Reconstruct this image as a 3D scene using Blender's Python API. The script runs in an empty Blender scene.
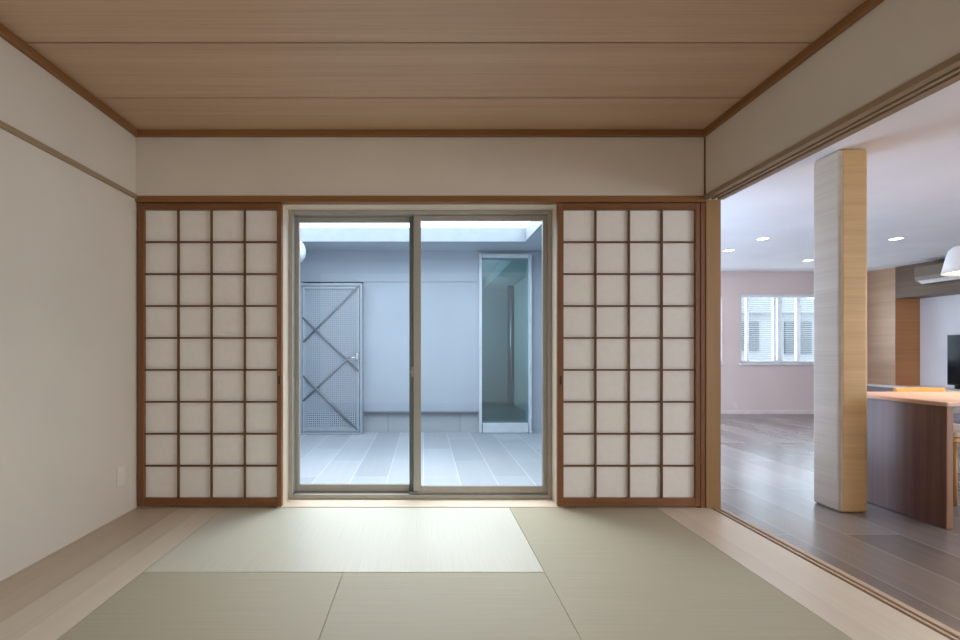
import bpy, bmesh, math, random
from mathutils import Vector, Matrix
random.seed(7)
S = bpy.context.scene
COL = S.collection
R = math.radians

# ------------------------------------------------------------------ materials
def new_mat(name):
    m = bpy.data.materials.new(name); m.use_nodes = True
    nt = m.node_tree; nt.nodes.clear()
    out = nt.nodes.new('ShaderNodeOutputMaterial')
    return m, nt, out

def N(nt, typ, **kw):
    n = nt.nodes.new(typ)
    for k, v in kw.items():
        setattr(n, k, v)
    return n

def principled(nt, out, col=None, rough=.6, spec=.5, metal=0.0):
    p = nt.nodes.new('ShaderNodeBsdfPrincipled')
    if col is not None: p.inputs['Base Color'].default_value = (*col, 1)
    p.inputs['Roughness'].default_value = rough
    p.inputs['Specular IOR Level'].default_value = spec
    p.inputs['Metallic'].default_value = metal
    nt.links.new(p.outputs[0], out.inputs[0])
    return p

def coords(nt, scale=(1, 1, 1), rot=(0, 0, 0), loc=(0, 0, 0)):
    g = N(nt, 'ShaderNodeNewGeometry')
    mp = N(nt, 'ShaderNodeMapping')
    mp.inputs['Scale'].default_value = scale
    mp.inputs['Rotation'].default_value = rot
    mp.inputs['Location'].default_value = loc
    nt.links.new(g.outputs['Position'], mp.inputs['Vector'])
    return mp.outputs[0]

def ramp(nt, fac, stops):
    r = N(nt, 'ShaderNodeValToRGB')
    while len(r.color_ramp.elements) < len(stops): r.color_ramp.elements.new(.5)
    for e, (p, c) in zip(r.color_ramp.elements, stops):
        e.position = p; e.color = (*c, 1)
    nt.links.new(fac, r.inputs[0])
    return r.outputs[0]

def bump(nt, h, p, strength=.2, dist=.002):
    b = N(nt, 'ShaderNodeBump')
    b.inputs['Strength'].default_value = strength
    b.inputs['Distance'].default_value = dist
    nt.links.new(h, b.inputs['Height']); nt.links.new(b.outputs[0], p.inputs['Normal'])

def plain(name, col, rough=.5, spec=.5, metal=0.0, var=.06, scale=9, bmp=.05):
    m, nt, out = new_mat(name)
    p = principled(nt, out, col, rough, spec, metal)
    n = N(nt, 'ShaderNodeTexNoise'); n.inputs['Scale'].default_value = scale; n.inputs['Detail'].default_value = 4
    nt.links.new(coords(nt), n.inputs['Vector'])
    lo = tuple(c * (1 - var) for c in col); hi = tuple(min(1, c * (1 + var)) for c in col)
    nt.links.new(ramp(nt, n.outputs['Fac'], [(.3, lo), (.7, hi)]), p.inputs['Base Color'])
    return m

def plaster(name, col, rough=.9, grain=260, strength=.25):
    m, nt, out = new_mat(name)
    p = principled(nt, out, col, rough, .25)
    c = coords(nt)
    n = N(nt, 'ShaderNodeTexNoise'); n.inputs['Scale'].default_value = grain; n.inputs['Detail'].default_value = 3
    b = N(nt, 'ShaderNodeTexNoise'); b.inputs['Scale'].default_value = 1.3; b.inputs['Detail'].default_value = 2
    nt.links.new(c, n.inputs['Vector']); nt.links.new(c, b.inputs['Vector'])
    lo = tuple(x * .96 for x in col); hi = tuple(min(1, x * 1.03) for x in col)
    nt.links.new(ramp(nt, b.outputs['Fac'], [(.35, lo), (.65, hi)]), p.inputs['Base Color'])
    bump(nt, n.outputs['Fac'], p, strength, .0015)
    return m

def wood(name, dark, light, axis='X', fine=70, along=1.6, rough=.5, spec=.4, bmp=.08, lo=.3, hi=.7, coarse=None):
    m, nt, out = new_mat(name)
    p = principled(nt, out, light, rough, spec)
    sc = {'X': (along, fine, fine), 'Y': (fine, along, fine), 'Z': (fine, fine, along)}[axis]
    n = N(nt, 'ShaderNodeTexNoise'); n.inputs['Scale'].default_value = 1; n.inputs['Detail'].default_value = 5
    n.inputs['Roughness'].default_value = .6
    nt.links.new(coords(nt, sc), n.inputs['Vector'])
    fac = n.outputs['Fac']
    k = coarse or .12
    n2 = N(nt, 'ShaderNodeTexNoise'); n2.inputs['Scale'].default_value = 1; n2.inputs['Detail'].default_value = 3
    nt.links.new(coords(nt, tuple(s * k for s in sc), loc=(3, 5, 7)), n2.inputs['Vector'])
    mx = N(nt, 'ShaderNodeMix'); mx.data_type = 'FLOAT'; mx.inputs[0].default_value = .5
    nt.links.new(fac, mx.inputs[2]); nt.links.new(n2.outputs['Fac'], mx.inputs[3])
    f = mx.outputs[0]
    nt.links.new(ramp(nt, f, [(lo, dark), (hi, light)]), p.inputs['Base Color'])
    bump(nt, fac, p, bmp, .001)
    return m

def planks(name, dark, light, run, w, length, gap, gapcol, rough=.3, spec=.5, grain=45, tonal=.5, loc=(0, 0, 0), bmp=.1, rvar=0.0):
    """long boards or tiles: Brick texture for the joints, each board its own tone, grain along the run"""
    m, nt, out = new_mat(name)
    p = principled(nt, out, light, rough, spec)
    rot = (0, 0, R(90)) if run == 'Y' else (0, 0, 0)
    c = coords(nt, rot=rot, loc=loc)
    b = N(nt, 'ShaderNodeTexBrick'); b.offset = .5; b.squash = 1
    b.inputs['Scale'].default_value = 1; b.inputs['Brick Width'].default_value = length; b.inputs['Row Height'].default_value = w
    b.inputs['Mortar Size'].default_value = gap; b.inputs['Mortar Smooth'].default_value = .1; b.inputs['Bias'].default_value = 0
    b.inputs['Color1'].default_value = (0, 0, 0, 1); b.inputs['Color2'].default_value = (1, 1, 1, 1); b.inputs['Mortar'].default_value = (.5, .5, .5, 1)
    nt.links.new(c, b.inputs['Vector'])
    sc = (grain, 1.3, grain) if run == 'Y' else (1.3, grain, grain)
    n = N(nt, 'ShaderNodeTexNoise'); n.inputs['Scale'].default_value = 1; n.inputs['Detail'].default_value = 6; n.inputs['Roughness'].default_value = .65
    nt.links.new(coords(nt, sc), n.inputs['Vector'])
    n2 = N(nt, 'ShaderNodeTexNoise'); n2.inputs['Scale'].default_value = 1; n2.inputs['Detail'].default_value = 4
    nt.links.new(coords(nt, tuple(x * .15 for x in sc)), n2.inputs['Vector'])
    a = N(nt, 'ShaderNodeMath', operation='MULTIPLY'); a.inputs[1].default_value = tonal
    sep = N(nt, 'ShaderNodeSeparateColor'); nt.links.new(b.outputs['Color'], sep.inputs[0])
    nt.links.new(sep.outputs[0], a.inputs[0])
    g = N(nt, 'ShaderNodeMath', operation='MULTIPLY'); g.inputs[1].default_value = (1 - tonal) * .5
    nt.links.new(n.outputs['Fac'], g.inputs[0])
    g2 = N(nt, 'ShaderNodeMath', operation='MULTIPLY'); g2.inputs[1].default_value = (1 - tonal) * .5
    nt.links.new(n2.outputs['Fac'], g2.inputs[0])
    s1 = N(nt, 'ShaderNodeMath', operation='ADD'); nt.links.new(a.outputs[0], s1.inputs[0]); nt.links.new(g.outputs[0], s1.inputs[1])
    s2 = N(nt, 'ShaderNodeMath', operation='ADD'); nt.links.new(s1.outputs[0], s2.inputs[0]); nt.links.new(g2.outputs[0], s2.inputs[1])
    col = ramp(nt, s2.outputs[0], [(.2, dark), (.8, light)])
    mx = N(nt, 'ShaderNodeMix'); mx.data_type = 'RGBA'
    nt.links.new(b.outputs['Fac'], mx.inputs[0]); nt.links.new(col, mx.inputs[6]); mx.inputs[7].default_value = (*gapcol, 1)
    nt.links.new(mx.outputs[2], p.inputs['Base Color'])
    bump(nt, n.outputs['Fac'], p, bmp, .001)
    if rvar:
        rr = N(nt, 'ShaderNodeMapRange'); rr.inputs[3].default_value = rough - rvar; rr.inputs[4].default_value = rough + rvar
        nt.links.new(n2.outputs['Fac'], rr.inputs[0]); nt.links.new(rr.outputs[0], p.inputs['Roughness'])
    return m

def tatami(name, along, c1, c2, rough, spec):
    """woven rush: fine ribs along the mat, anisotropic sheen"""
    m, nt, out = new_mat(name)
    p = principled(nt, out, c1, rough, spec)
    p.inputs['Anisotropic'].default_value = .5
    cx = N(nt, 'ShaderNodeCombineXYZ')
    cx.inputs[0 if along == 'X' else 1].default_value = 1
    nt.links.new(cx.outputs[0], p.inputs['Tangent'])
    c = coords(nt)
    w = N(nt, 'ShaderNodeTexWave', wave_type='BANDS', bands_direction='Y' if along == 'X' else 'X')
    w.inputs['Scale'].default_value = 1 / (.011 * 2 * math.pi) * 3.14; w.inputs['Distortion'].default_value = .6; w.inputs['Detail'].default_value = 1
    w2 = N(nt, 'ShaderNodeTexWave', wave_type='BANDS', bands_direction='X' if along == 'X' else 'Y')
    w2.inputs['Scale'].default_value = 110; w2.inputs['Distortion'].default_value = 2
    nt.links.new(c, w.inputs['Vector']); nt.links.new(c, w2.inputs['Vector'])
    n = N(nt, 'ShaderNodeTexNoise'); n.inputs['Scale'].default_value = 1; n.inputs['Detail'].default_value = 5
    nt.links.new(coords(nt, (2, 160, 1) if along == 'X' else (160, 2, 1)), n.inputs['Vector'])
    a = N(nt, 'ShaderNodeMath', operation='MULTIPLY_ADD'); a.inputs[1].default_value = .35
    nt.links.new(w.outputs['Fac'], a.inputs[0]); nt.links.new(n.outputs['Fac'], a.inputs[2])
    nt.links.new(ramp(nt, a.outputs[0], [(.35, c2), (.9, c1)]), p.inputs['Base Color'])
    ad = N(nt, 'ShaderNodeMath', operation='ADD'); nt.links.new(w.outputs['Fac'], ad.inputs[0]); nt.links.new(w2.outputs['Fac'], ad.inputs[1])
    bump(nt, ad.outputs[0], p, .15, .001)
    return m

def glass(name, tint=(1, 1, 1), base=.035, graze=.6):
    m, nt, out = new_mat(name)
    t = N(nt, 'ShaderNodeBsdfTransparent'); t.inputs[0].default_value = (*tint, 1)
    g = N(nt, 'ShaderNodeBsdfGlossy'); g.inputs['Roughness'].default_value = 0.0
    lw = N(nt, 'ShaderNodeLayerWeight'); lw.inputs[0].default_value = .5
    pw = N(nt, 'ShaderNodeMath', operation='POWER'); pw.inputs[1].default_value = 5
    nt.links.new(lw.outputs['Facing'], pw.inputs[0])
    ma = N(nt, 'ShaderNodeMath', operation='MULTIPLY_ADD'); ma.inputs[1].default_value = graze; ma.inputs[2].default_value = base
    nt.links.new(pw.outputs[0], ma.inputs[0])
    mx = N(nt, 'ShaderNodeMixShader')
    nt.links.new(ma.outputs[0], mx.inputs[0]); nt.links.new(t.outputs[0], mx.inputs[1]); nt.links.new(g.outputs[0], mx.inputs[2])
    nt.links.new(mx.outputs[0], out.inputs[0])
    return m

def perforated(name, col, pitch=.027, rad=.26):
    m, nt, out = new_mat(name)
    p = N(nt, 'ShaderNodeBsdfPrincipled'); p.inputs['Base Color'].default_value = (*col, 1); p.inputs['Roughness'].default_value = .5
    g = N(nt, 'ShaderNodeNewGeometry'); sp = N(nt, 'ShaderNodeSeparateXYZ'); nt.links.new(g.outputs['Position'], sp.inputs[0])
    sq = []
    for k in ('X', 'Z'):
        d = N(nt, 'ShaderNodeMath', operation='DIVIDE'); d.inputs[1].default_value = pitch; nt.links.new(sp.outputs[k], d.inputs[0])
        f = N(nt, 'ShaderNodeMath', operation='FRACT'); nt.links.new(d.outputs[0], f.inputs[0])
        s = N(nt, 'ShaderNodeMath', operation='SUBTRACT'); s.inputs[1].default_value = .5; nt.links.new(f.outputs[0], s.inputs[0])
        q = N(nt, 'ShaderNodeMath', operation='MULTIPLY'); nt.links.new(s.outputs[0], q.inputs[0]); nt.links.new(s.outputs[0], q.inputs[1])
        sq.append(q.outputs[0])
    a = N(nt, 'ShaderNodeMath', operation='ADD'); nt.links.new(sq[0], a.inputs[0]); nt.links.new(sq[1], a.inputs[1])
    lt = N(nt, 'ShaderNodeMath', operation='LESS_THAN'); lt.inputs[1].default_value = rad * rad; nt.links.new(a.outputs[0], lt.inputs[0])
    t = N(nt, 'ShaderNodeBsdfTransparent'); mx = N(nt, 'ShaderNodeMixShader')
    nt.links.new(lt.outputs[0], mx.inputs[0]); nt.links.new(p.outputs[0], mx.inputs[1]); nt.links.new(t.outputs[0], mx.inputs[2])
    nt.links.new(mx.outputs[0], out.inputs[0])
    return m

def emit(name, col, strength):
    m, nt, out = new_mat(name)
    e = N(nt, 'ShaderNodeEmission'); e.inputs[0].default_value = (*col, 1); e.inputs[1].default_value = strength
    nt.links.new(e.outputs[0], out.inputs[0])
    return m

M = {}
M['plaster'] = plaster('beige_plaster', (.70, .645, .565))
M['ceil_wood'] = wood('ceiling_cedar', (.48, .315, .195), (.63, .445, .31), 'X', 90, 1.2, .42, .5, lo=.35, hi=.68)
M['trim_y'] = wood('brown_trim_lengthwise', (.20, .088, .026), (.29, .135, .045), 'Y', 90, 2, .45)
M['trim_x'] = wood('brown_trim_crosswise', (.20, .088, .026), (.29, .135, .045), 'X', 90, 2, .45)
M['post_z'] = wood('amber_post', (.27, .15, .055), (.37, .215, .088), 'Z', 90, 1.5, .45)
M['shoji_z'] = wood('shoji_frame_upright', (.15, .06, .021), (.245, .105, .042), 'Z', 90, 2, .45)
M['shoji_x'] = wood('shoji_frame_rail', (.15, .06, .021), (.245, .105, .042), 'X', 90, 2, .45)
M['lattice'] = wood('shoji_lattice_wood', (.10, .042, .018), (.16, .07, .03), 'X', 90, 2, .5)
M['head_y'] = wood('head_track_wood', (.27, .19, .11), (.40, .29, .18), 'Y', 80, 1.6, .45)
M['paper'] = plain('shoji_paper', (.82, .80, .765), .95, .1, var=.02, scale=30)
M['pale_x'] = wood('pale_jamb_head', (.70, .58, .44), (.83, .73, .59), 'X', 60, 1.5, .45)
M['pale_z'] = wood('pale_jamb_side', (.70, .58, .44), (.83, .73, .59), 'Z', 60, 1.5, .45)
M['border'] = planks('floor_border_boards', (.46, .37, .275), (.68, .585, .465), 'Y', .1425, 2.4, .0006, (.34, .24, .17), .38, .45, 60, .35, loc=(0, 0, 0))
M['border_light'] = planks('floor_border_pale_board', (.59, .515, .415), (.79, .72, .61), 'Y', .4, 2.4, .0005, (.5, .43, .34), .36, .5, 60, .2)
M['border_mid'] = planks('floor_border_middle_board', (.53, .45, .35), (.74, .66, .54), 'Y', .4, 2.4, .0005, (.5, .43, .34), .36, .5, 60, .2)
M['sill_y'] = wood('threshold_wood', (.47, .35, .24), (.68, .54, .41), 'Y', 70, 1.4, .4)
M['groove_shade'] = wood('shaded_groove_wood', (.16, .09, .05), (.24, .14, .08), 'Y', 70, 1.4, .6)  # same wood as the threshold, groove shade put into the colour
M['tatami_sheen'] = tatami('rush_window_sheen', 'Y', (.64, .64, .54), (.565, .565, .47), .40, .8)  # same rush as the olive mats, window sheen put into the paler colour
M['tatami_olive'] = tatami('rush_olive', 'X', (.47, .435, .32), (.40, .37, .27), .58, .4)
M['hole'] = plain('dark_recess', (.03, .018, .012), .8)
M['alu'] = plain('bronze_grey_aluminium', (.39, .37, .335), .4, .5, .25, var=.03)
M['alu_shade_and_stop'] = plain('shaded_stile_and_stop_metal', (.17, .21, .21), .4, .5, .4)  # dim reflection on the rear stile put into the colour; the stop is dark
M['glass'] = glass('clear_glass')
M['teal_glass'] = glass('teal_glass', (.50, .665, .70), .05, .6)
M['white_plastic'] = plain('white_plastic', (.80, .79, .76), .4)
M['plate'] = plain('beige_plate', (.76, .71, .63), .45)
# courtyard
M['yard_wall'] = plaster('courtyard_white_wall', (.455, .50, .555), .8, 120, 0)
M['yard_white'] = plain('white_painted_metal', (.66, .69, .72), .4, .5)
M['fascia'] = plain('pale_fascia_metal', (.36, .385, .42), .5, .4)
M['yard_tile'] = planks('courtyard_tiles', (.34, .36, .385), (.49, .51, .535), 'Y', .30, 1.20, .003, (.66, .67, .68), .45, .4, 26, .35, loc=(0, 0.005, 0), bmp=.05)
M['block'] = planks('plinth_block', (.40, .42, .45), (.47, .495, .52), 'X', .4, .95, .006, (.30, .31, .33), .85, .2, 8, .3)
M['flash'] = plain('dark_flashing', (.17, .19, .23), .4, .5, .3)
M['gate_metal'] = plain('grey_gate_metal', (.37, .41, .46), .5, .4, .0)
M['gate_bar'] = plain('grey_brace_metal', (.22, .25, .29), .45, .5, .3)
M['perf'] = perforated('perforated_sheet', (.39, .43, .485))
M['inner_wall'] = plaster('corridor_wall', (.46, .50, .52), .8, 120, 0)
M['inner_floor'] = planks('corridor_floor', (.16, .15, .14), (.24, .22, .2), 'Y', .15, 1.2, .002, (.1, .1, .1), .35, .5)
M['chrome'] = plain('brushed_steel', (.7, .7, .72), .25, .5, 1.0)
# living room
M['pink_wall'] = plaster('living_wallpaper', (.76, .64, .61), .85, 180, .15)
M['white_ceil'] = plaster('living_ceiling_paper', (.80, .78, .79), .9, 180, .12)
M['white_wall'] = plaster('living_white_wall', (.80, .78, .80), .85, 180, .12)
M['dark_floor'] = planks('living_floor_boards', (.125, .10, .088), (.30, .262, .245), 'Y', .30, 1.8, .002, (.46, .42, .40), .25, .9, 22, .4, loc=(0, .1, 0), rvar=.04)
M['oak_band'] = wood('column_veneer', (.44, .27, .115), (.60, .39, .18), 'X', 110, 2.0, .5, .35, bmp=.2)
M['oak_pale'] = wood('column_pale_side', (.60, .52, .44), (.76, .68, .59), 'Y', 110, 2.0, .45, .4, bmp=.25)  # paler wood colour for one side of the column
M['clad_pale'] = wood('pale_wall_cladding', (.43, .27, .17), (.57, .385, .255), 'Y', 60, 1.2, .5)
M['clad_warm'] = wood('warm_wall_cladding', (.46, .19, .065), (.58, .27, .10), 'X', 60, 1.2, .5)
M['bulk'] = wood('bulkhead_wood', (.115, .073, .048), (.21, .14, .095), 'Y', 50, .8, .5)
M['walnut_z'] = wood('table_panel_walnut', (.085, .036, .027), (.21, .11, .085), 'Z', 28, .7, .3, .5, lo=.32, hi=.66)
M['walnut_edge'] = wood('table_edge_wood', (.20, .085, .035), (.30, .14, .06), 'Z', 60, .8, .4)
M['walnut_x'] = wood('table_top_wood', (.50, .30, .21), (.66, .44, .33), 'X', 40, .8, .35, .5)
M['chair_wood'] = wood('orange_chair_wood', (.58, .28, .07), (.76, .42, .13), 'X', 60, 1.5, .35)
M['chair_leg'] = wood('chair_leg_wood', (.40, .19, .06), (.55, .29, .10), 'Z', 60, 1.5, .4)
M['cushion'] = plain('cream_cushion', (.80, .66, .52), .9, .2)
M['cab_top'] = plain('cream_cabinet_top', (.80, .74, .68), .4)
M['cab_front'] = plain('grey_cabinet_front', (.27, .245, .26), .4)
M['ac'] = plain('beige_appliance', (.20, .15, .11), .45)
M['black'] = plain('black_plastic', (.012, .012, .014), .35)
M['screen'] = plain('dark_screen', (.006, .007, .009), .15, .25)
M['shade'] = plain('white_lamp_shade', (.86, .85, .84), .5)
M['lamp_glow'] = emit('lamp_glow', (1, .86, .66), 5)
M['down_glow'] = emit('downlight_glow', (1, .95, .88), 12)
M['win_white'] = plain('white_window_frame', (.72, .74, .76), .4)
M['slat'] = plain('white_blind_slat', (.82, .83, .84), .5)
M['skirt'] = plain('white_skirting', (.78, .70, .67), .5)
M['city_a'] = plain('pale_house_wall', (.20, .205, .21), .9, scale=.6)
M['city_b'] = plain('grey_house_window', (.07, .075, .08), .4)

# ------------------------------------------------------------------ geometry helpers
class MB:
    def __init__(s): s.bm = bmesh.new(); s.mi = 0
    def box(s, x0, x1, y0, y1, z0, z1, bev=0, seg=1, mi=0):
        x0, x1 = sorted((x0, x1)); y0, y1 = sorted((y0, y1)); z0, z1 = sorted((z0, z1))
        b = bmesh.new()
        bmesh.ops.create_cube(b, size=1)
        for v in b.verts:
            v.co = Vector(((x0 + x1) / 2 + v.co.x * (x1 - x0), (y0 + y1) / 2 + v.co.y * (y1 - y0), (z0 + z1) / 2 + v.co.z * (z1 - z0)))
        if bev > 0:
            bmesh.ops.bevel(b, geom=list(b.edges), offset=min(bev, .45 * min(x1 - x0, y1 - y0, z1 - z0)), segments=seg, affect='EDGES', profile=.5)
        s._add(b, mi); return s
    def _add(s, b, mi=0, smooth=False):
        vm = {}
        for v in b.verts: vm[v] = s.bm.verts.new(v.co)
        for f in b.faces:
            try: nf = s.bm.faces.new([vm[v] for v in f.verts])
            except ValueError: continue
            nf.material_index = mi; nf.smooth = smooth or f.smooth
        b.free()
    def prism(s, pts, axis, a, b_, mi=0, bev=0, smooth=False):
        """outline pts in the plane across axis, extruded from a to b_"""
        b = bmesh.new()
        def P(p, t):
            return Vector({'X': (t, p[0], p[1]), 'Y': (p[0], t, p[1]), 'Z': (p[0], p[1], t)}[axis])
        l0 = [b.verts.new(P(p, a)) for p in pts]; l1 = [b.verts.new(P(p, b_)) for p in pts]
        n = len(pts)
        b.faces.new(l0); b.faces.new(l1[::-1])
        for i in range(n):
            f = b.faces.new((l0[i], l1[i], l1[(i + 1) % n], l0[(i + 1) % n])); f.smooth = smooth
        bmesh.ops.recalc_face_normals(b, faces=list(b.faces))
        if bev: bmesh.ops.bevel(b, geom=list(b.edges), offset=bev, segments=2, affect='EDGES', profile=.5)
        s._add(b, mi); return s
    def bar(s, p0, p1, r0, r1=None, n=14, mi=0):
        r1 = r0 if r1 is None else r1
        p0, p1 = Vector(p0), Vector(p1); d = p1 - p0
        b = bmesh.new()
        q = d.to_track_quat('Z', 'Y').to_matrix()
        A = [b.verts.new(p0 + q @ Vector((r0 * math.cos(2 * math.pi * i / n), r0 * math.sin(2 * math.pi * i / n), 0))) for i in range(n)]
        B = [b.verts.new(p1 + q @ Vector((r1 * math.cos(2 * math.pi * i / n), r1 * math.sin(2 * math.pi * i / n), 0))) for i in range(n)]
        for i in range(n):
            f = b.faces.new((A[i], A[(i + 1) % n], B[(i + 1) % n], B[i])); f.smooth = True
        b.faces.new(A[::-1]); b.faces.new(B)
        s._add(b, mi); return s
    def lathe(s, prof, c=(0, 0, 0), axis='Z', n=48, mi=0):
        b = bmesh.new(); rings = []
        for (r, h) in prof:
            ring = []
            for i in range(n):
                a = 2 * math.pi * i / n
                if axis == 'Z': p = (c[0] + r * math.cos(a), c[1] + r * math.sin(a), c[2] + h)
                elif axis == 'X': p = (c[0] + h, c[1] + r * math.cos(a), c[2] + r * math.sin(a))
                else: p = (c[0] + r * math.cos(a), c[1] + h, c[2] + r * math.sin(a))
                ring.append(b.verts.new(p))
            rings.append(ring)
        for A, B in zip(rings, rings[1:]):
            for i in range(n):
                f = b.faces.new((A[i], A[(i + 1) % n], B[(i + 1) % n], B[i])); f.smooth = True
        bmesh.ops.remove_doubles(b, verts=list(b.verts), dist=1e-5)
        bmesh.ops.recalc_face_normals(b, faces=list(b.faces))
        s._add(b, mi); return s
    def tube(s, pts, r, n=12, flat=1.0, mi=0):
        """swept round or oval bar through points"""
        b = bmesh.new(); rings = []
        pts = [Vector(p) for p in pts]
        for k, p in enumerate(pts):
            d = (pts[min(k + 1, len(pts) - 1)] - pts[max(k - 1, 0)]).normalized()
            up = Vector((0, 0, 1)) if abs(d.z) < .9 else Vector((0, 1, 0))
            u = d.cross(up).normalized(); w = u.cross(d)
            rings.append([b.verts.new(p + u * r * flat * math.cos(2 * math.pi * i / n) + w * r * math.sin(2 * math.pi * i / n)) for i in range(n)])
        for A, B in zip(rings, rings[1:]):
            for i in range(n):
                f = b.faces.new((A[i], A[(i + 1) % n], B[(i + 1) % n], B[i])); f.smooth = True
        b.faces.new(rings[0][::-1]); b.faces.new(rings[-1])
        bmesh.ops.recalc_face_normals(b, faces=list(b.faces))
        s._add(b, mi); return s
    def build(s, name, mats, parent=None):
        off = Vector((0, 0, 0)); q = parent
        while q is not None: off += Vector(q.location); q = q.parent
        for v in s.bm.verts: v.co -= off
        me = bpy.data.meshes.new(name); s.bm.to_mesh(me); s.bm.free()
        for m in (mats if isinstance(mats, (list, tuple)) else [mats]): me.materials.append(m)
        o = bpy.data.objects.new(name, me); COL.objects.link(o)
        if parent is not None: o.parent = parent
        return o

def B(*a, **k): return MB().box(*a, **k)

def tag(o, label, cat=None, group=None, kind=None):
    o['label'] = label
    if cat: o['category'] = cat
    if group: o['group'] = group
    if kind: o['kind'] = kind
    return o

def thing(name, label, cat, loc, group=None, kind=None):
    o = bpy.data.objects.new(name, None); COL.objects.link(o); o.location = loc; o.empty_display_size = .1
    return tag(o, label, cat, group, kind)

def struct(o, label, cat): return tag(o, label, cat, kind='structure')

# picture -> place: the vanishing point and focal length measured on the photograph
VX, VY, F, EYE = 424.0, 351.0, 494.0, 1.0
def X(px, Y): return (px - VX) * Y / F
def Z(py, Y): return EYE + (VY - py) * Y / F

XL, XR, YB, ZC = -1.838, 1.793, 3.152, 2.40      # tatami room: side walls, end wall, ceiling
YR = -0.9                                        # rear wall behind the camera
LZ = 2.253                                       # living room ceiling

# ------------------------------------------------------------------ tatami room shell
struct(B(XL - .12, XL, YR, YB + .3, -.05, ZC + .05).build('wall_left', M['plaster']), 'beige plaster side wall with a thin wooden rail', 'wall')
# end wall: header above the opening and the two stretches behind the shoji
wb = MB().box(XL, XR + .0, YB, YB + .16, 1.985, ZC + .05)
wb.box(XL, -.915, YB + .045, YB + .16, -.05, 1.985).box(.865, XR + .1, YB + .045, YB + .16, -.05, 1.985)
struct(wb.build('wall_back', M['plaster']), 'beige plaster end wall around the garden window', 'wall')
struct(B(XR, XR + .115, YR, YB, 1.99, ZC + .05).build('wall_right', M['plaster']), 'beige plaster lintel wall above the wide opening to the living room', 'wall')
struct(B(XL - .12, XR + .12, YR - .12, YR, -.05, ZC + .05).build('wall_rear', M['plaster']), 'beige plaster wall closing the tatami room', 'wall')
# ceiling boards with v-grooves
cb = MB(); g = .010
joints = [YB, 2.734, 2.245, 1.757, 1.269, .781, .293, -.195, -.683, YR]
for a, b in zip(joints, joints[1:]):
    cb.box(XL, XR, b + g / 2, a - g / 2, ZC, ZC + .012, bev=.001)
cb.box(XL, XR, YR, YB, ZC + .012, ZC + .05, mi=1)
struct(cb.build('ceiling', [M['ceil_wood'], M['hole']]), 'brown wooden board ceiling with dark joints', 'ceiling')
# ceiling trim
struct(B(XL, XR, YB - .032, YB, 2.362, 2.399, bev=.003).build('trim_1', M['trim_x']), 'brown ceiling trim along the end wall', 'trim')
struct(B(XL, XL + .032, YR, YB - .032, 2.362, 2.399, bev=.003).build('trim_2', M['trim_y']), 'brown ceiling trim above the plain side wall', 'trim')
struct(B(XR - .032, XR, YR, YB - .032, 2.362, 2.399, bev=.003).build('trim_3', M['trim_y']), 'brown ceiling trim above the lintel wall', 'trim')
# rail on the plain wall, header rail on the end wall
struct(B(XL, XL + .014, YR, YB - .01, 1.966, 1.996, bev=.003).build('trim_4', M['head_y']), 'thin wooden rail running along the plain side wall', 'trim')
struct(B(XL, XR, YB - .012, YB + .045, 1.948, 1.988, bev=.003).build('trim_5', M['trim_x']), 'wooden header rail over the shoji and window', 'trim')
# grooved head track over the living room opening
kt = MB()
for a, b in ((1.778, 1.815), (1.832, 1.852), (1.869, 1.912)): kt.box(a, b, YR, YB, 1.965, 1.992, bev=.002)
kt.box(1.79, 1.905, YR, YB, 1.981, 1.996, mi=1)
struct(kt.build('trim_6', [M['head_y'], M['groove_shade']]), 'grooved wooden head track over the living room opening', 'trim')
struct(B(1.786, 1.793, YB - .007, YB, 1.99, 2.362).build('trim_shadow_gap', M['shoji_z']), 'thin dark strip standing for the shadow gap in the upper wall corner', 'trim')  # shadow gap in the corner drawn as a dark strip
# corner post and slim back strip
struct(B(1.797, 1.893, YB - .004, YB + .20, -.05, 1.965, bev=.003).build('pillar', M['post_z']), 'amber wooden corner post between shoji and living room', 'post')
struct(B(1.764, 1.794, YB - .002, YB + .045, -.02, 1.948, bev=.003).build('trim_7', M['shoji_z']), 'slim brown strip beside the corner post', 'trim')

# floor: sub-floor, border boards, grooved threshold
fl = MB()
fl.box(XL, 1.905, YR, YB + .16, -.12, -.06, mi=1)
for a, b, k in ((XL, -1.557, 0), (-1.556, -1.415, 3), (-1.414, -1.2735, 2), (1.4875, 1.822, 2)):
    fl.box(a, b, YR, YB, -.06, 0, mi=k)
fl.box(-1.2735, 1.4875, YR, .41, -.06, 0)
struct(fl.build('floor', [M['border'], M['hole'], M['border_light'], M['border_mid']]), 'pale wooden floor border around the tatami', 'floor')
th = MB().box(1.822, 1.905, YR, YB, -.06, -.018, mi=1)
for a, b in ((1.8225, 1.826), (1.842, 1.858), (1.874, 1.905)): th.box(a, b, YR, YB, -.02, 0, bev=.001)
struct(th.build('trim_8', [M['sill_y'], M['groove_shade']]), 'grooved wooden threshold along the living room opening', 'trim')

# tatami mats
def mat(name, x0, x1, y0, y1, key, label):
    o = B(x0 + .0005, x1 - .0005, y0 + .0005, y1 - .0005, -.055, .0005, bev=.003, seg=2).build(name, M[key])
    tag(o, label, 'tatami mat', 'borderless tatami mats')
Y1 = 2.235
mat('tatami_mat', -1.272, .545, Y1, YB, 'tatami_sheen', 'tatami mat, window sheen in its pale green colour, lying crosswise in front of the garden window')
mat('tatami_mat', .545, 1.486, YB - 1.82, YB, 'tatami_olive', 'olive tatami mat beside the pale wooden border on the living room side')
mat('tatami_mat', -1.272, -.365, .415, Y1 - .004, 'tatami_olive', 'olive tatami mat next to the wide wooden border by the plain wall')
mat('tatami_mat', -.365, .545, .415, Y1 - .004, 'tatami_olive', 'olive tatami mat in the middle, between two other olive mats')

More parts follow.
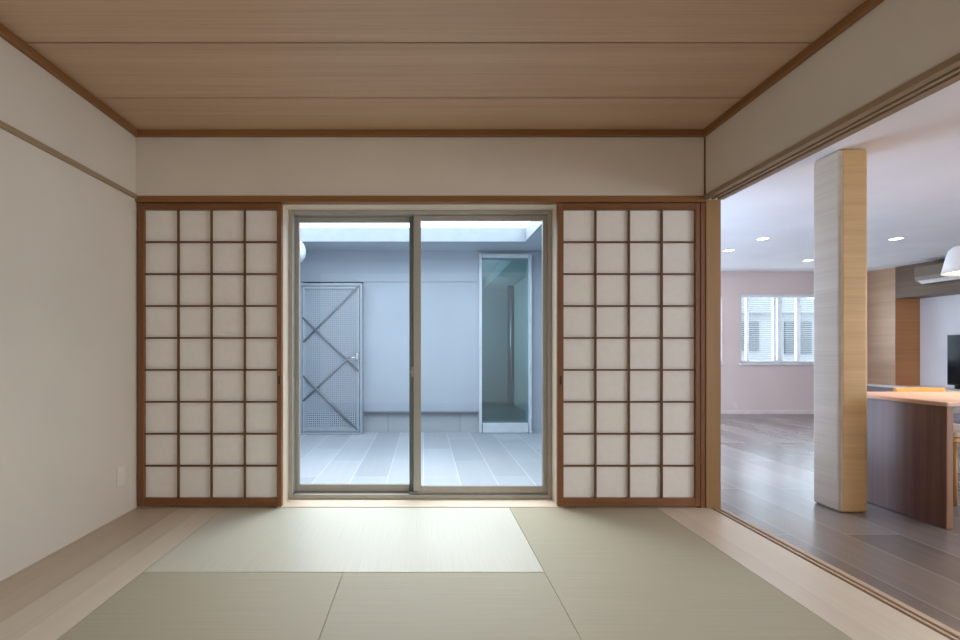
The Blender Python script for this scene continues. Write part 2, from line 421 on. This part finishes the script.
# ------------------------------------------------------------------ shoji
def shoji(x0, x1, bars, stile_l, stile_r, pull_left, label):
    zb, zt = .006, 1.944
    y0, y1 = YB, YB + .034
    cx = (x0 + x1) / 2
    t = thing('shoji_screen', label, 'shoji screen', (cx, YB + .017, zb), 'shoji screens beside the garden window')
    pz0, pz1 = Z(498.3, YB), Z(209.6, YB)
    MB().box(x0, x0 + stile_l, y0, y1, zb, zt, bev=.002).build('stile', M['shoji_z'], t)
    MB().box(x1 - stile_r, x1, y0, y1, zb, zt, bev=.002).build('stile', M['shoji_z'], t)
    MB().box(x0 + stile_l, x1 - stile_r, y0 + .002, y1, zb, pz0, bev=.002).build('bottom_rail', M['shoji_x'], t)
    MB().box(x0 + stile_l, x1 - stile_r, y0 + .002, y1, pz1, zt, bev=.002).build('top_rail', M['shoji_x'], t)
    lat = MB(); h = .0052
    for b in bars: lat.box(b - h, b + h, y0 + .008, y0 + .022, pz0, pz1)
    for k in range(1, 9):
        z = pz0 + (pz1 - pz0) * k / 9
        lat.box(x0 + stile_l, x1 - stile_r, y0 + .0075, y0 + .0215, z - h, z + h)
    lat.build('lattice', M['lattice'], t)
    MB().box(x0 + stile_l - .002, x1 - stile_r + .002, y0 + .0225, y0 + .0245, pz0 - .002, pz1 + .002).build('paper', M['paper'], t)
    px = x0 + stile_l * .5 if pull_left else x1 - stile_r * .5
    pl = MB().box(px - .0065, px + .0065, y0 - .0012, y0 + .004, Z(384.5, YB), Z(376, YB), bev=.002)
    tag(pl.build('finger_pull', M['hole'], t), 'dark recessed finger pull')
    return t
shoji(X(136.9, YB), X(281.4, YB), [X(p, YB) for p in (177.3, 210.6, 244)], .044, .029, False, 'shoji screen with brown frame and white paper beside the plain plaster wall')
shoji(X(557.8, YB), X(700.2, YB), [X(p, YB) for p in (596.3, 629.8, 662.8)], .037, .028, True, 'shoji screen with brown frame and white paper beside the amber corner post')

# ------------------------------------------------------------------ garden window
XA, XB_, YW = -.908, .857, 3.31
jm = MB().box(XA - .03, XA, YB + .036, YW + .06, 0, 1.944, bev=.002)
jm.box(XB_, XB_ + .03, YB + .036, YW + .06, 0, 1.944, bev=.002)
struct(jm.build('trim_9', M['pale_z']), 'pale wooden window jambs', 'trim')
struct(B(XA - .03, XB_ + .03, YB + .046, YW + .06, 1.944, 1.985).build('trim_10', M['pale_x']), 'pale wooden window head board', 'trim')
struct(B(XA - .03, XB_ + .03, YB + .001, YW + .06, -.05, .006, bev=.002).build('trim_11', M['pale_x']), 'pale wooden window sill board', 'trim')

w1 = thing('window_1', 'wide aluminium sliding window onto the courtyard', 'window', (0, YW, .006), kind='structure')
fr = MB()
zb, zt = .006, 1.944
f_ = .028
fr.box(XA, XA + f_, YW, YW + .12, zb, zt, bev=.002).box(XB_ - f_, XB_, YW, YW + .12, zb, zt, bev=.002)
fr.box(XA + f_, XB_ - f_, YW, YW + .12, zb, zb + .03, bev=.002).box(XA + f_, XB_ - f_, YW, YW + .12, zt - .028, zt, bev=.002)
fr.build('frame', M['alu'], w1)
def sash(x0, x1, y0, y1, sl, sr, mat_l, mat_r):
    s = MB()
    z0, z1 = zb + .03, zt - .028
    s.box(x0, x0 + sl, y0, y1, z0, z1, bev=.003, mi=mat_l).box(x1 - sr, x1, y0, y1, z0, z1, bev=.003, mi=mat_r)
    s.box(x0 + sl, x1 - sr, y0 + .002, y1 - .002, z0, z0 + .052, bev=.003).box(x0 + sl, x1 - sr, y0 + .002, y1 - .002, z1 - .036, z1, bev=.003)
    o = s.build('sash', [M['alu'], M['alu_shade_and_stop']], w1)
    ym = (y0 + y1) / 2
    MB().box(x0 + sl - .005, x1 - sr + .005, ym - .003, ym + .003, z0 + .047, z1 - .031).build('glass', M['glass'], o)
    return o
ya, yb_ = YW + .018, YW + .050
s_in = sash(X(413.6, ya), XB_ - f_ + .002, ya, yb_, .050, .030, 0, 0)
s_out = sash(XA + f_ - .002, X(413.6, ya) + .045, YW + .062, YW + .094, .030, .075, 0, 1)
lk = MB().box(X(413.8, ya) - .016, X(413.8, ya) - .002, ya + .004, ya + .03, Z(377, ya), Z(367, ya), bev=.004, seg=2)
lk.bar((X(413, ya) - .006, ya - .006, Z(372, ya)), (X(413, ya) - .006, ya + .006, Z(372, ya)), .014)
tag(lk.build('latch', M['alu'], s_in), 'crescent latch')
tag(B(X(409, ya), X(418, ya), ya - .012, ya, zb + .032, zb + .048, bev=.003).build('stop', M['alu_shade_and_stop'], s_in), 'dark stop at the foot of the meeting stiles')

# outlet plate on the plain wall
op = thing('outlet_plate', 'small beige outlet plate low on the plain side wall', 'outlet', (XL, 2.99, Z(476, 2.99)))
zc = Z(476, 2.99)
B(XL, XL + .008, 2.952, 3.028, zc - .06, zc + .06, bev=.003, seg=2).build('plate', M['plate'], op)

# ------------------------------------------------------------------ courtyard
DZ = -.07
YD = 6.5
struct(B(-3.4, 1.75, YW + .12, 9.6, DZ - .1, DZ).build('ground_courtyard', M['yard_tile']), 'pale courtyard tiles running away from the window', 'ground')
gx0, gx1 = X(301, 6.3), X(360.5, 6.3)          # gate opening
yw = MB()
yw.box(gx1 + .012, X(480, 6.5), YD, YD + .14, .2, 1.905)            # panel below joint
yw.box(-1.9, X(480, 6.5), YD, YD + .14, 1.911, 2.5)                # panel above joint
yw.box(-1.9, gx0 - .03, YD, YD + .14, DZ, 1.905)
yw.box(X(480, 6.5), X(531.5, 6.5), YD, YD + .14, Z(255.5, 6.5), 2.5)
yw.box(X(531.5, 6.5), 1.75, YD, YD + .14, DZ, 2.5)
yw.box(gx1 + .012, X(480, 6.5), YD + .02, YD + .14, 1.9, 1.92, mi=1)
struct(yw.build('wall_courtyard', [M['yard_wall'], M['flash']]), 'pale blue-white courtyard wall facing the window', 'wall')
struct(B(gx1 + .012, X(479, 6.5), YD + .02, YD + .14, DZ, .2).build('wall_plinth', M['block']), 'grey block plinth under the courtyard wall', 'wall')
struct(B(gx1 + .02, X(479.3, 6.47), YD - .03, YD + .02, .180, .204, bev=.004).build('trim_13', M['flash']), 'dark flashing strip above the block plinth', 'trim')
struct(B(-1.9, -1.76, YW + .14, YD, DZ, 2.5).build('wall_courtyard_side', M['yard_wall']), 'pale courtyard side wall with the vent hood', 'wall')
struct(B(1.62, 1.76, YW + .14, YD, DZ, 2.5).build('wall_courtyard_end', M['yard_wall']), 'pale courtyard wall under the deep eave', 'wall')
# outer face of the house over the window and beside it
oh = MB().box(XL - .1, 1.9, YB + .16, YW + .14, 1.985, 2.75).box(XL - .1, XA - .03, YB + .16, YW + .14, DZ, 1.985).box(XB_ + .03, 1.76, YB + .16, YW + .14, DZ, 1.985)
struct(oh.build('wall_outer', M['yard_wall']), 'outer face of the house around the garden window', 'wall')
# eaves
YE, XE = 5.9, X(525, 5.9)
ev = MB()
ev.box(-1.9, 1.76, YE, YD + .2, 2.31, 2.33)
ev.box(-3.2, .2, YD + .2, 8.75, 2.31, 2.465)  # roof added over the passage to keep it dark
ev.box(-1.9, XE, YE - .012, YE, 2.305, 2.47, mi=1)
ev.box(XE, XE + .012, YW + .9, YE, 2.305, 2.47, mi=1)
ev.box(XE + .012, 1.76, YW + .9, YE, 2.31, 2.33)
ev.box(-1.9, 1.76, YE, YD + .2, 2.44, 2.465).box(XE + .012, 1.76, YW + .9, YE, 2.44, 2.465)
struct(ev.build('roof_eave', [M['yard_wall'], M['fascia']]), 'white eave fascia and soffit around the courtyard, plus an added passage roof', 'roof')
# yard behind the gate; side walls added to keep sunlight out
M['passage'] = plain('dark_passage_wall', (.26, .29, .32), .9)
struct(MB().box(-3.2, .2, 8.6, 8.75, DZ, 2.3).box(-3.3, -3.2, YD + .14, 8.75, DZ, 2.3).box(-3.3, -1.9, YD, YD + .14, DZ, 2.3).build('wall_passage', M['passage']), 'pale wall seen through the perforated gate, with added side walls', 'wall')

# gate
YG = 6.30
gt = thing('courtyard_gate', 'grey perforated metal gate with crossed braces at the courtyard wall', 'gate', (X(331, YG), YG, DZ))
gz1 = Z(283, YG)
gf = MB()
gf.box(X(298.2, YG), X(301.6, YG), YG, YD, DZ, gz1, bev=.004).box(X(359.8, YG), X(361.8, YG), YG, YD + .02, DZ, gz1, bev=.004)
gf.box(X(301.6, YG), X(359.8, YG), YG, YD, gz1 - .035, gz1, bev=.004)
gf.box(X(301.6, YG), X(359.8, YG), YG, YG + .12, DZ, DZ + .03, bev=.004)
gf.build('gate_frame', M['gate_metal'], gt)
lf = MB()
a0, a1 = X(302.2, YG), X(359.2, YG); c0, c1 = DZ + .04, gz1 - .042
lf.box(a0, a0 + .03, YG + .01, YG + .05, c0, c1).box(a1 - .03, a1, YG + .01, YG + .05, c0, c1)
lf.box(a0 + .03, a1 - .03, YG + .01, YG + .05, c0, c0 + .05).box(a0 + .03, a1 - .03, YG + .01, YG + .05, c1 - .03, c1)
lf.build('leaf_frame', M['gate_metal'], gt)
B(a0 + .03, a1 - .03, YG + .028, YG + .031, c0 + .05, c1 - .03).build('perforated_panel', M['perf'], gt)
for (p, q) in (((358.5, 286), (303, 342)), ((302.5, 317.5), (358.5, 371)), ((347, 359), (303, 401)), ((303, 376), (357, 430))):
    MB().bar((X(p[0], YG), YG + .014, Z(p[1], YG)), (X(q[0], YG), YG + .014, Z(q[1], YG)), .0125).build('brace', M['gate_bar'], gt)
hd = MB().box(X(356, YG), X(358.4, YG), YG - .008, YG + .01, Z(360, YG), Z(353, YG), bev=.003)
hd.bar((X(357, YG), YG - .05, Z(357.5, YG)), (X(349, YG), YG - .05, Z(357.5, YG)), .011).bar((X(357, YG), YG - .05, Z(357.5, YG)), (X(357, YG), YG, Z(357.5, YG)), .011)
hd.build('lever_handle', M['chrome'], gt)
# vent hood on the side wall
vy = 5.75; vz = Z(251.5, vy); vx = X(305.5, vy)
vh = thing('vent_hood', 'white rounded vent hood high on the courtyard side wall', 'vent', (-1.76, vy, vz))
pr = []
for k in range(11):
    a = math.pi / 2 * k / 10
    pr.append((.135 * math.cos(a) if k < 10 else 0.0, (vx + 1.76 - .10) + .10 * math.sin(a)))
MB().lathe([(.0, .0), (.135, .0)] + pr, (-1.76, vy, vz), 'X', 32).build('hood', M['yard_white'], vh)
MB().lathe([(.0, .0), (.155, .0), (.155, .02), (.0, .02)], (-1.76, vy, vz), 'X', 32).build('flange', M['yard_white'], vh)

# glazed door to the corridor
YQ = 6.42
d1 = thing('door_1', 'tall glazed door with white frame in the courtyard wall', 'door', (X(505, YQ), YQ, DZ), kind='structure')
df = MB()
dx0, dx1, dz0, dz1 = X(479.2, YQ), X(532, YQ), DZ + .005, Z(253.8, YQ)
df.box(dx0, dx0 + .036, YQ, YD + .14, dz0, dz1, bev=.004).box(dx1 - .036, dx1, YQ, YD + .14, dz0, dz1, bev=.004)
df.box(dx0 + .045, dx1 - .045, YQ, YD + .14, dz1 - .05, dz1, bev=.004).box(dx0 + .045, dx1 - .045, YQ, YD + .14, dz0, dz0 + .125, bev=.004)
df.build('frame', M['yard_white'], d1)
B(dx0 + .04, dx1 - .04, YQ + .05, YQ + .056, dz0 + .12, dz1 - .045).build('glass', M['teal_glass'], d1)
# the corridor behind it
YC = 10.0
cw = MB().box(.2, 1.9, YC, YC + .1, -.1, 2.44).box(.2, .3, YD + .14, YC, -.1, 2.44).box(1.72, 1.82, YD + .14, YC, -.1, 2.44)
cw.box(.2, 1.82, YD + .14, YC, 2.42, 2.44)
cw.box(1.22, 1.72, YD + .14, YC, 2.25, 2.42)
struct(cw.build('wall_corridor', M['inner_wall']), 'dim corridor walls and soffit behind the glazed door', 'wall')
struct(B(.3, 1.72, YD + .14, YC, -.1, -.02).build('floor_corridor', M['inner_floor']), 'dark corridor floor behind the glazed door', 'floor')
dr = thing('door_2', 'dark door with a steel pull bar at the end of the corridor', 'door', (1.66, 9.5, -.02), kind='structure')
B(1.60, 1.72, 9.46, 9.5, -.02, 2.28, bev=.004).build('leaf', M['flash'], dr)
MB().bar((1.655, 9.42, .45), (1.655, 9.42, 2.05), .018).bar((1.655, 9.42, .6), (1.655, 9.46, .6), .01).bar((1.655, 9.42, 1.9), (1.655, 9.46, 1.9), .01).build('pull_bar', M['chrome'], dr)

# ------------------------------------------------------------------ living room shell
LX0, LX1, LX2, LYB, LY0 = 1.905, 7.05, 7.42, 7.85, -2.2
struct(B(LX0, LX2 + .1, LY0, LYB + .1, -.08, -.002).build('floor_living', M['dark_floor']), 'glossy dark grey-brown living room floor', 'floor')
struct(B(LX0, LX2 + .1, LY0, LYB + .1, LZ, LZ + .08).build('ceiling_living', M['white_ceil']), 'white living room ceiling', 'ceiling')
wz0, wz1 = Z(363, LYB), Z(294, LYB)
wa0, wa1 = X(741, LYB), X(741, LYB) + 1.72
wb0, wb1 = X(722, LYB) - 1.72, X(722, LYB)
fw = MB()
fw.box(LX0, LX1 + .5, LYB, LYB + .14, -.08, wz0).box(LX0, LX1 + .5, LYB, LYB + .14, wz1, LZ + .05)
fw.box(LX0, wb0, LYB, LYB + .14, wz0, wz1).box(wb1, wa0, LYB, LYB + .14, wz0, wz1).box(wa1, LX1 + .5, LYB, LYB + .14, wz0, wz1)
struct(fw.build('wall_far', M['pink_wall']), 'pinkish living room wall with two windows', 'wall')
struct(B(LX0, LX1, LYB - .012, LYB, -.002, .06, bev=.003).build('baseboard_far', M['skirt']), 'white skirting along the pinkish wall', 'baseboard')
sw = MB().box(1.82, LX0, YB + .2, 3.9, -.1, LZ + .3).box(1.82, LX0, 7.4, LYB + .14, -.1, LZ + .3).box(1.82, LX0, 3.9, 7.4, 2.1, LZ + .3).box(1.82, LX0, 3.9, 7.4, -.1, .02)
struct(sw.build('wall_living_side', M['white_wall']), 'white living room wall next to the corner post', 'wall')
struct(B(LX0, LX2 + .1, LY0 - .1, LY0, -.08, LZ + .05).build('wall_living_rear', M['white_wall']), 'white wall at the other end of the living room', 'wall')
rw_ = MB().box(LX2, LX2 + .12, 1.3, LYB, -.08, LZ + .05).box(LX2, LX2 + .12, LY0, -1.9, -.08, LZ + .05)
rw_.box(LX2, LX2 + .12, -1.9, 1.3, -.08, .15).box(LX2, LX2 + .12, -1.9, 1.3, 2.15, LZ + .05)
def side_window(n, x, y0, y1, z0, z1, label):
    w = thing('window_%d' % n, label, 'window', (x, y0, z0), kind='structure')
    f = MB(); ym = (y0 + y1) / 2
    for a, b in ((y0, y0 + .05), (ym - .03, ym + .03), (y1 - .05, y1)): f.box(x, x + .06, a, b, z0, z1)
    f.box(x, x + .06, y0, y1, z0, z0 + .05).box(x, x + .06, y0, y1, z1 - .05, z1)
    f.build('frame', M['win_white'], w)
    B(x + .027, x + .033, y0 + .04, y1 - .04, z0 + .04, z1 - .04).build('glass', M['glass'], w)
side_window(4, LX2 + .03, -1.9, 1.3, .15, 2.15, 'unseen window added around the fill light on the right')  # added, unseen, to frame the fill on the right
side_window(5, 1.83, 3.9, 7.4, .02, 2.1, 'tall living room window beside the light court')
struct(rw_.build('wall_recess', M['white_wall']), 'white recess wall behind the television', 'wall')
struct(B(1.793, LX0, LY0, YR - .0, -.08, LZ + .05).build('wall_living_near', M['white_wall']), 'white wall beside the tatami room', 'wall')
# timber clad pier and bulkhead round the television recess
YP = 7.39
pr_ = MB().box(LX1, LX2, YP, LYB, -.002, LZ)
o = pr_.build('wall_clad', [M['clad_pale'], M['clad_warm']])
for f in o.data.polygons:
    if f.normal.y < -.5: f.material_index = 1
struct(o, 'wood clad pier beside the television recess', 'wall')
struct(B(LX1, LX2, 2.0, YP, Z(298.5, YP), LZ).build('beam', M['bulk']), 'dark wooden bulkhead under the ceiling above the television', 'beam')

# far windows and blinds
def far_window(n, x0, x1, label, blabel):
    w = thing('window_%d' % n, label, 'window', (x0, LYB + .06, wz0), kind='structure')
    y0, y1 = LYB + .05, LYB + .12
    f = MB().box(x0, x0 + .04, y0, y1, wz0, wz1).box(x1 - .04, x1, y0, y1, wz0, wz1)
    f.box(x0, x1, y0, y1, wz0, wz0 + .04).box(x0, x1, y0, y1, wz1 - .04, wz1)
    f.build('frame', M['win_white'], w)
    s = MB()
    for a, b in ((.13, .165), (.56, .60), (.63, .70), (.93, .99)):
        s.box(x0 + a, x0 + b, y0 + .01, y1 - .01, wz0 + .04, wz1 - .04)
    sh = s.build('sash', M['win_white'], w)
    B(x0 + .04, x1 - .04, y0 + .03, y0 + .036, wz0 + .04, wz1 - .04).build('glass', M['glass'], sh)
    B(x0 - .03, x1 + .03, LYB - .03, LYB + .05, wz0 - .035, wz0, bev=.004).build('sill', M['win_white'], w)
    b = thing('window_blind', blabel, 'blind', (x0, LYB + .02, wz1), 'venetian blinds on the living room windows')
    B(x0 + .005, x1 - .005, LYB + .004, LYB + .045, wz1 - .055, wz1 - .002, bev=.004).build('head_rail', M['slat'], b)
    sl = MB(); k = 0; z = wz1 - .085
    while z > wz0 + .03:
        v = [(LYB + .010, z + .002), (LYB + .02, z + .001), (LYB + .030, z + .0005), (LYB + .030, z - .0003), (LYB + .02, z + .0002), (LYB + .010, z + .0012)]
        sl.prism(v, 'X', x0 + .01, x1 - .01)
        z -= .033
    sl.build('slats', M['slat'], b)
    B(x0 + .008, x1 - .008, LYB + .01, LYB + .034, wz0 + .006, wz0 + .022, bev=.003).build('bottom_rail', M['slat'], b)
far_window(2, wa0, wa1, 'white framed sliding window in the pinkish wall, partly behind the column', 'white venetian blind on the window partly behind the column')
far_window(3, wb0, wb1, 'white framed window showing only a sliver beside the corner post', 'white venetian blind seen as a sliver beside the corner post')
# house across the street
hs = thing('building', 'pale house with grey windows across the street outside', 'building', (9.5, 17, -1))
B(8.9, 14.5, 17, 22, -3, 2.3).build('wall', M['city_a'], hs)
MB().prism([(8.6, 2.3), (14.8, 2.3), (11.7, 3.2)], 'Y', 16.8, 22).build('gable', M['city_a'], hs)
for (a, b, c, d) in ((10.9, 11.5, 1.0, 2.0), (12.4, 13.3, .9, 2.0), (13.6, 14.2, .9, 1.9)):
    B(a, b, 16.95, 17.02, c, d).build('house_window', M['city_b'], hs)

# column
cx0, cx1 = X(838, 3.049), X(867.3, 3.049)
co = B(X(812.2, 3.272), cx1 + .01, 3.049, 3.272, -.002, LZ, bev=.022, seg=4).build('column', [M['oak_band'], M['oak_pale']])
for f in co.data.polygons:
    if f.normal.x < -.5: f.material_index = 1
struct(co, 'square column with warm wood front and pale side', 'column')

# outlet on far wall
ox, oz = X(735, LYB), Z(406, LYB)
o2 = thing('outlet_plate', 'tiny outlet plate low on the pinkish living room wall', 'outlet', (ox, LYB, oz))
B(ox - .035, ox + .035, LYB - .008, LYB, oz - .05, oz + .05, bev=.003).build('plate', M['skirt'], o2)

# downlights
for (px, py, lab) in ((728.5, 250, 'square downlight closest to the corner post, near the dark window wall'), (763, 238.3, 'square downlight in the gap between corner post and column, higher one'),
                      (808, 260, 'square downlight against the pale side of the column'), (896, 238.3, 'square downlight on the table side of the column')):
    y = F * (LZ - EYE) / (VY - py); x = X(px, y)
    d = thing('downlight', lab, 'ceiling light', (x, y, LZ), 'square downlights in the living room ceiling')
    s = .052
    t = MB().box(x - s, x + s, y - s, y - s + .006, LZ - .008, LZ - .0005).box(x - s, x + s, y + s - .006, y + s, LZ - .008, LZ - .0005)
    t.box(x - s, x - s + .006, y - s, y + s, LZ - .008, LZ - .0005).box(x + s - .006, x + s, y - s, y + s, LZ - .008, LZ - .0005)
    t.build('trim_ring', M['white_plastic'], d)
    B(x - s + .006, x + s - .006, y - s + .006, y + s - .006, LZ - .006, LZ - .003).build('diffuser', M['down_glow'], d)

# dining table
tx0, tx1, ty0, ty1, tz = 2.895, 4.75, 2.735, 3.46, .716
tb = thing('dining_table', 'reddish brown wooden dining table on solid panel legs beside the column', 'table', (3.8, 3.1, 0))
B(tx0, tx1, ty0, ty1, tz - .026, tz, bev=.006, seg=2).build('table_top', M['walnut_x'], tb)
for (a, b) in ((2.932, 2.972), (4.68, 4.722)):
    o = B(a, b, 2.772, 3.44, 0, tz - .026, bev=.004, seg=2).build('panel_leg', [M['walnut_z'], M['walnut_edge']], tb)
    for f in o.data.polygons:
        if f.normal.y < -.7: f.material_index = 1
B(2.972, 4.68, 3.08, 3.12, tz - .11, tz - .026, bev=.004).build('stretcher', M['walnut_z'], tb)

# dining chair
def chair(x, y, rz, label):
    t = thing('dining_chair', label, 'chair', (0, 0, 0))
    # built about its own base, back at +y
    st = MB().box(-.225, .225, -.22, .22, .405, .435, bev=.012, seg=2); st.build('seat', M['chair_wood'], t)
    cu = MB().box(-.215, .215, -.21, .20, .435, .475, bev=.018, seg=3); cu.build('cushion', M['cushion'], t)
    for sx in (-1, 1):
        MB().bar((sx * .20, -.19, .405), (sx * .215, -.215, 0), .02, .013).build('leg', M['chair_leg'], t)
        MB().bar((sx * .20, .20, .42), (sx * .215, .235, 0), .02, .013).build('leg', M['chair_leg'], t)
        MB().bar((sx * .20, .205, .42), (sx * .165, .255, .672), .016, .013).build('back_post', M['chair_leg'], t)
    pts = []
    for k in range(17):
        u = -1 + 2 * k / 16
        pts.append((u * .185, .285 - .06 * u * u, .690))
    MB().tube(pts, .038, 12, .38).build('back_rail', M['chair_wood'], t)
    t.location = (x, y, 0); t.rotation_euler = (0, 0, rz)
    return t
chair(3.66, 3.42, 0, 'orange wooden chair with cream cushion behind the dining table')

# pendant lamp
pY = 3.1; pX = 3.53; pz = Z(271.5, pY); r1 = .20
pd = thing('pendant_lamp', 'white pendant lamp hanging above the dining table', 'pendant lamp', (pX, pY, LZ))
h = .175
prof = [(r1, 0), (r1 * .94, h * .34), (r1 * .88, h * .66), (r1 * .83, h * .85), (r1 * .74, h * .96), (r1 * .58, h), (.03, h), (.03, h - .006), (r1 * .57, h - .006), (r1 * .72, h * .92), (r1 * .80, h * .83), (r1 * .91, h * .34), (r1 - .008, 0), (r1, 0)]
MB().lathe(prof, (pX, pY, pz), 'Z', 64).build('lamp_shade', M['shade'], pd)
MB().lathe([(0, .012), (r1 * .93, .012), (r1 * .93, .018), (0, .018)], (pX, pY, pz), 'Z', 48).build('diffuser', M['lamp_glow'], pd)
MB().bar((pX, pY, pz + h), (pX, pY, pz + h + .06), .028, .016).build('socket', M['white_plastic'], pd)
MB().bar((pX, pY, pz + h + .05), (pX, pY, LZ - .02), .0035).build('cord', M['white_plastic'], pd)
MB().bar((pX, pY, LZ - .025), (pX, pY, LZ - .0005), .05, .055, 24).build('canopy', M['white_plastic'], pd)

# air conditioner on the bulkhead
ac = thing('wall_mounted_air_conditioner', 'beige wall air conditioner on the dark bulkhead', 'air conditioner', (LX1, 6.5, 1.95))
ay1, ay0 = 6.88, 6.1; az0, az1 = 1.925, 2.175
prf = [(LX1, az0), (LX1, az1), (LX1 - .19, az1)]
for k in range(9):
    a = math.pi / 2 * k / 8
    prf.append((LX1 - .19 - .03 * math.sin(a), az1 - .03 + .03 * math.cos(a)))
prf += [(LX1 - .225, az0 + .10), (LX1 - .205, az0 + .045), (LX1 - .15, az0 + .01), (LX1 - .06, az0)]
MB().prism(prf, 'Y', ay0, ay1, smooth=False).build('body', M['ac'], ac)
MB().prism([(LX1 - .208, az0 + .047), (LX1 - .152, az0 + .008), (LX1 - .158, az0 + .002), (LX1 - .216, az0 + .041)], 'Y', ay0 + .04, ay1 - .04).build('flap', M['white_plastic'], ac)

# television and cabinet
tvc = thing('tv_cabinet', 'low grey cabinet with cream top along the television recess', 'cabinet', (6.9, 6.0, 0))
ct = Z(387.3, 7.02)
MB().box(6.90, LX1 - .004, 4.2, 7.80, ct - .03, ct, bev=.003).box(LX1 - .004, LX2 - .002, 4.2, YP - .005, ct - .03, ct).build('cabinet_top', M['cab_top'], tvc)
MB().box(6.92, LX1 - .006, 4.22, 7.79, .06, ct - .03, bev=.003).box(LX1 - .006, LX2 - .004, 4.22, YP - .01, .06, ct - .03).build('body', M['cab_front'], tvc)
for k in range(4):
    a = 4.24 + k * .885
    o = B(6.908, 6.92, a, a + .875, .08, ct - .04, bev=.002).build('door', M['cab_front'], tvc)
    B(6.90, 6.908, a + .40, a + .48, ct - .09, ct - .08).build('handle', M['chrome'], o)
B(6.99, LX2 - .03, 4.26, YP - .05, -.002, .06).build('plinth', M['black'], tvc)
tv = thing('television', 'black flat television on the low cabinet', 'television', (7.3, 6.4, ct))
v0, v1 = 5.85, F * 7.3 / (947 - VX)
B(7.30, 7.345, v0, v1, ct + .045, Z(335, 6.9), bev=.004).build('body', M['black'], tv)
B(7.298, 7.30, v0 + .015, v1 - .015, ct + .065, Z(335, 6.9) - .015).build('screen', M['screen'], tv)
for yy in (v0 + .15, v1 - .18):
    B(7.24, 7.40, yy, yy + .03, ct, ct + .05, bev=.004).build('foot', M['black'], tv)

# ------------------------------------------------------------------ light
W = bpy.data.worlds.new('World'); S.world = W; W.use_nodes = True
nt = W.node_tree; nt.nodes.clear()
wo = nt.nodes.new('ShaderNodeOutputWorld'); bg = nt.nodes.new('ShaderNodeBackground')
bg.inputs[0].default_value = (.70, .865, 1.0, 1); bg.inputs[1].default_value = 4.6
nt.links.new(bg.outputs[0], wo.inputs[0])

def area(name, loc, rot, sx, sy, power, col, portal=False, spread=None):
    l = bpy.data.lights.new(name, 'AREA'); l.shape = 'RECTANGLE'; l.size = sx; l.size_y = sy; l.energy = power; l.color = col
    if portal: l.cycles.is_portal = True
    if spread is not None: l.spread = spread
    o = bpy.data.objects.new(name, l); COL.objects.link(o); o.location = loc; o.rotation_euler = rot
    return o
sl_ = bpy.data.lights.new('hazy_sun', 'SUN'); sl_.energy = 6; sl_.angle = R(60); sl_.color = (.95, .98, 1)
so_ = bpy.data.objects.new('hazy_sun', sl_); COL.objects.link(so_); so_.location = (0, 12, 12)
so_.rotation_euler = (R(-38), 0, R(3))
# portals guide the sky light through the real openings
area('window_portal', (0, YW + .2, .97), (R(-90), 0, 0), 1.76, 1.94, 1, (1, 1, 1), True)
area('yard_portal', (0, 4.8, 2.75), (0, 0, 0), 3.6, 3.0, 1, (1, 1, 1), True)
area('far_window_portal', ((wa0 + wa1) / 2, LYB + .2, (wz0 + wz1) / 2), (R(-90), 0, 0), 1.72, 1.1, 1, (1, 1, 1), True)
# daylight from the side window outside the frame, then an added fill
area('side_window_daylight', (1.90, 5.65, 1.06), (0, R(-90), 0), 2.0, 3.4, 88, (.58, .75, 1.0))
area('right_fill', (7.41, -.3, 1.15), (0, R(90), 0), 2.0, 3.2, 112, (1.0, .98, .96))  # unseen fill added to brighten the tatami room from the right
# unseen fill added in front of the closed rear wall
area('rear_fill', (0, -.85, 1.2), (R(90), 0, 0), 3.2, 2.0, 12, (1, .95, .87))
# living room lamps
area('living_room_lamp', (4.3, .6, LZ - .02), (0, 0, 0), 1.6, 1.2, 22, (1, .84, .78))
area('living_far_lamp', (4.4, 6.0, LZ - .02), (0, 0, 0), 1.8, 1.2, 10, (1, .88, .88))
area('corridor_fill', (.32, 8.3, 1.4), (0, R(-90), 0), 1.8, 2.6, 34, (.86, .95, 1))  # unseen fill added to brighten the corridor
pl = bpy.data.lights.new('pendant_bulb', 'AREA'); pl.shape = 'DISK'; pl.size = .4; pl.energy = 14; pl.color = (1, .80, .58)
po = bpy.data.objects.new('pendant_bulb', pl); COL.objects.link(po); po.location = (pX, pY, pz - .005)

# ------------------------------------------------------------------ camera
cam = bpy.data.cameras.new('camera'); co_ = bpy.data.objects.new('camera', cam); COL.objects.link(co_)
co_.location = (0, 0, EYE); co_.rotation_euler = (R(90), 0, 0)
cam.sensor_width = 36; cam.sensor_fit = 'HORIZONTAL'; cam.lens = F / 960 * 36
cam.shift_x = (480 - VX) / 960; cam.shift_y = (VY - 320) / 960
cam.clip_start = .05
S.camera = co_

S.view_settings.view_transform = 'Standard'; S.view_settings.look = 'None'
S.view_settings.gamma = 1; S.view_settings.use_curve_mapping = False
S.view_settings.exposure = 0.03
S.cycles.use_denoising = True
S.cycles.max_bounces = 12; S.cycles.diffuse_bounces = 8; S.cycles.transparent_max_bounces = 16
S.cycles.caustics_reflective = False; S.cycles.caustics_refractive = False
S.cycles.sample_clamp_indirect = 6
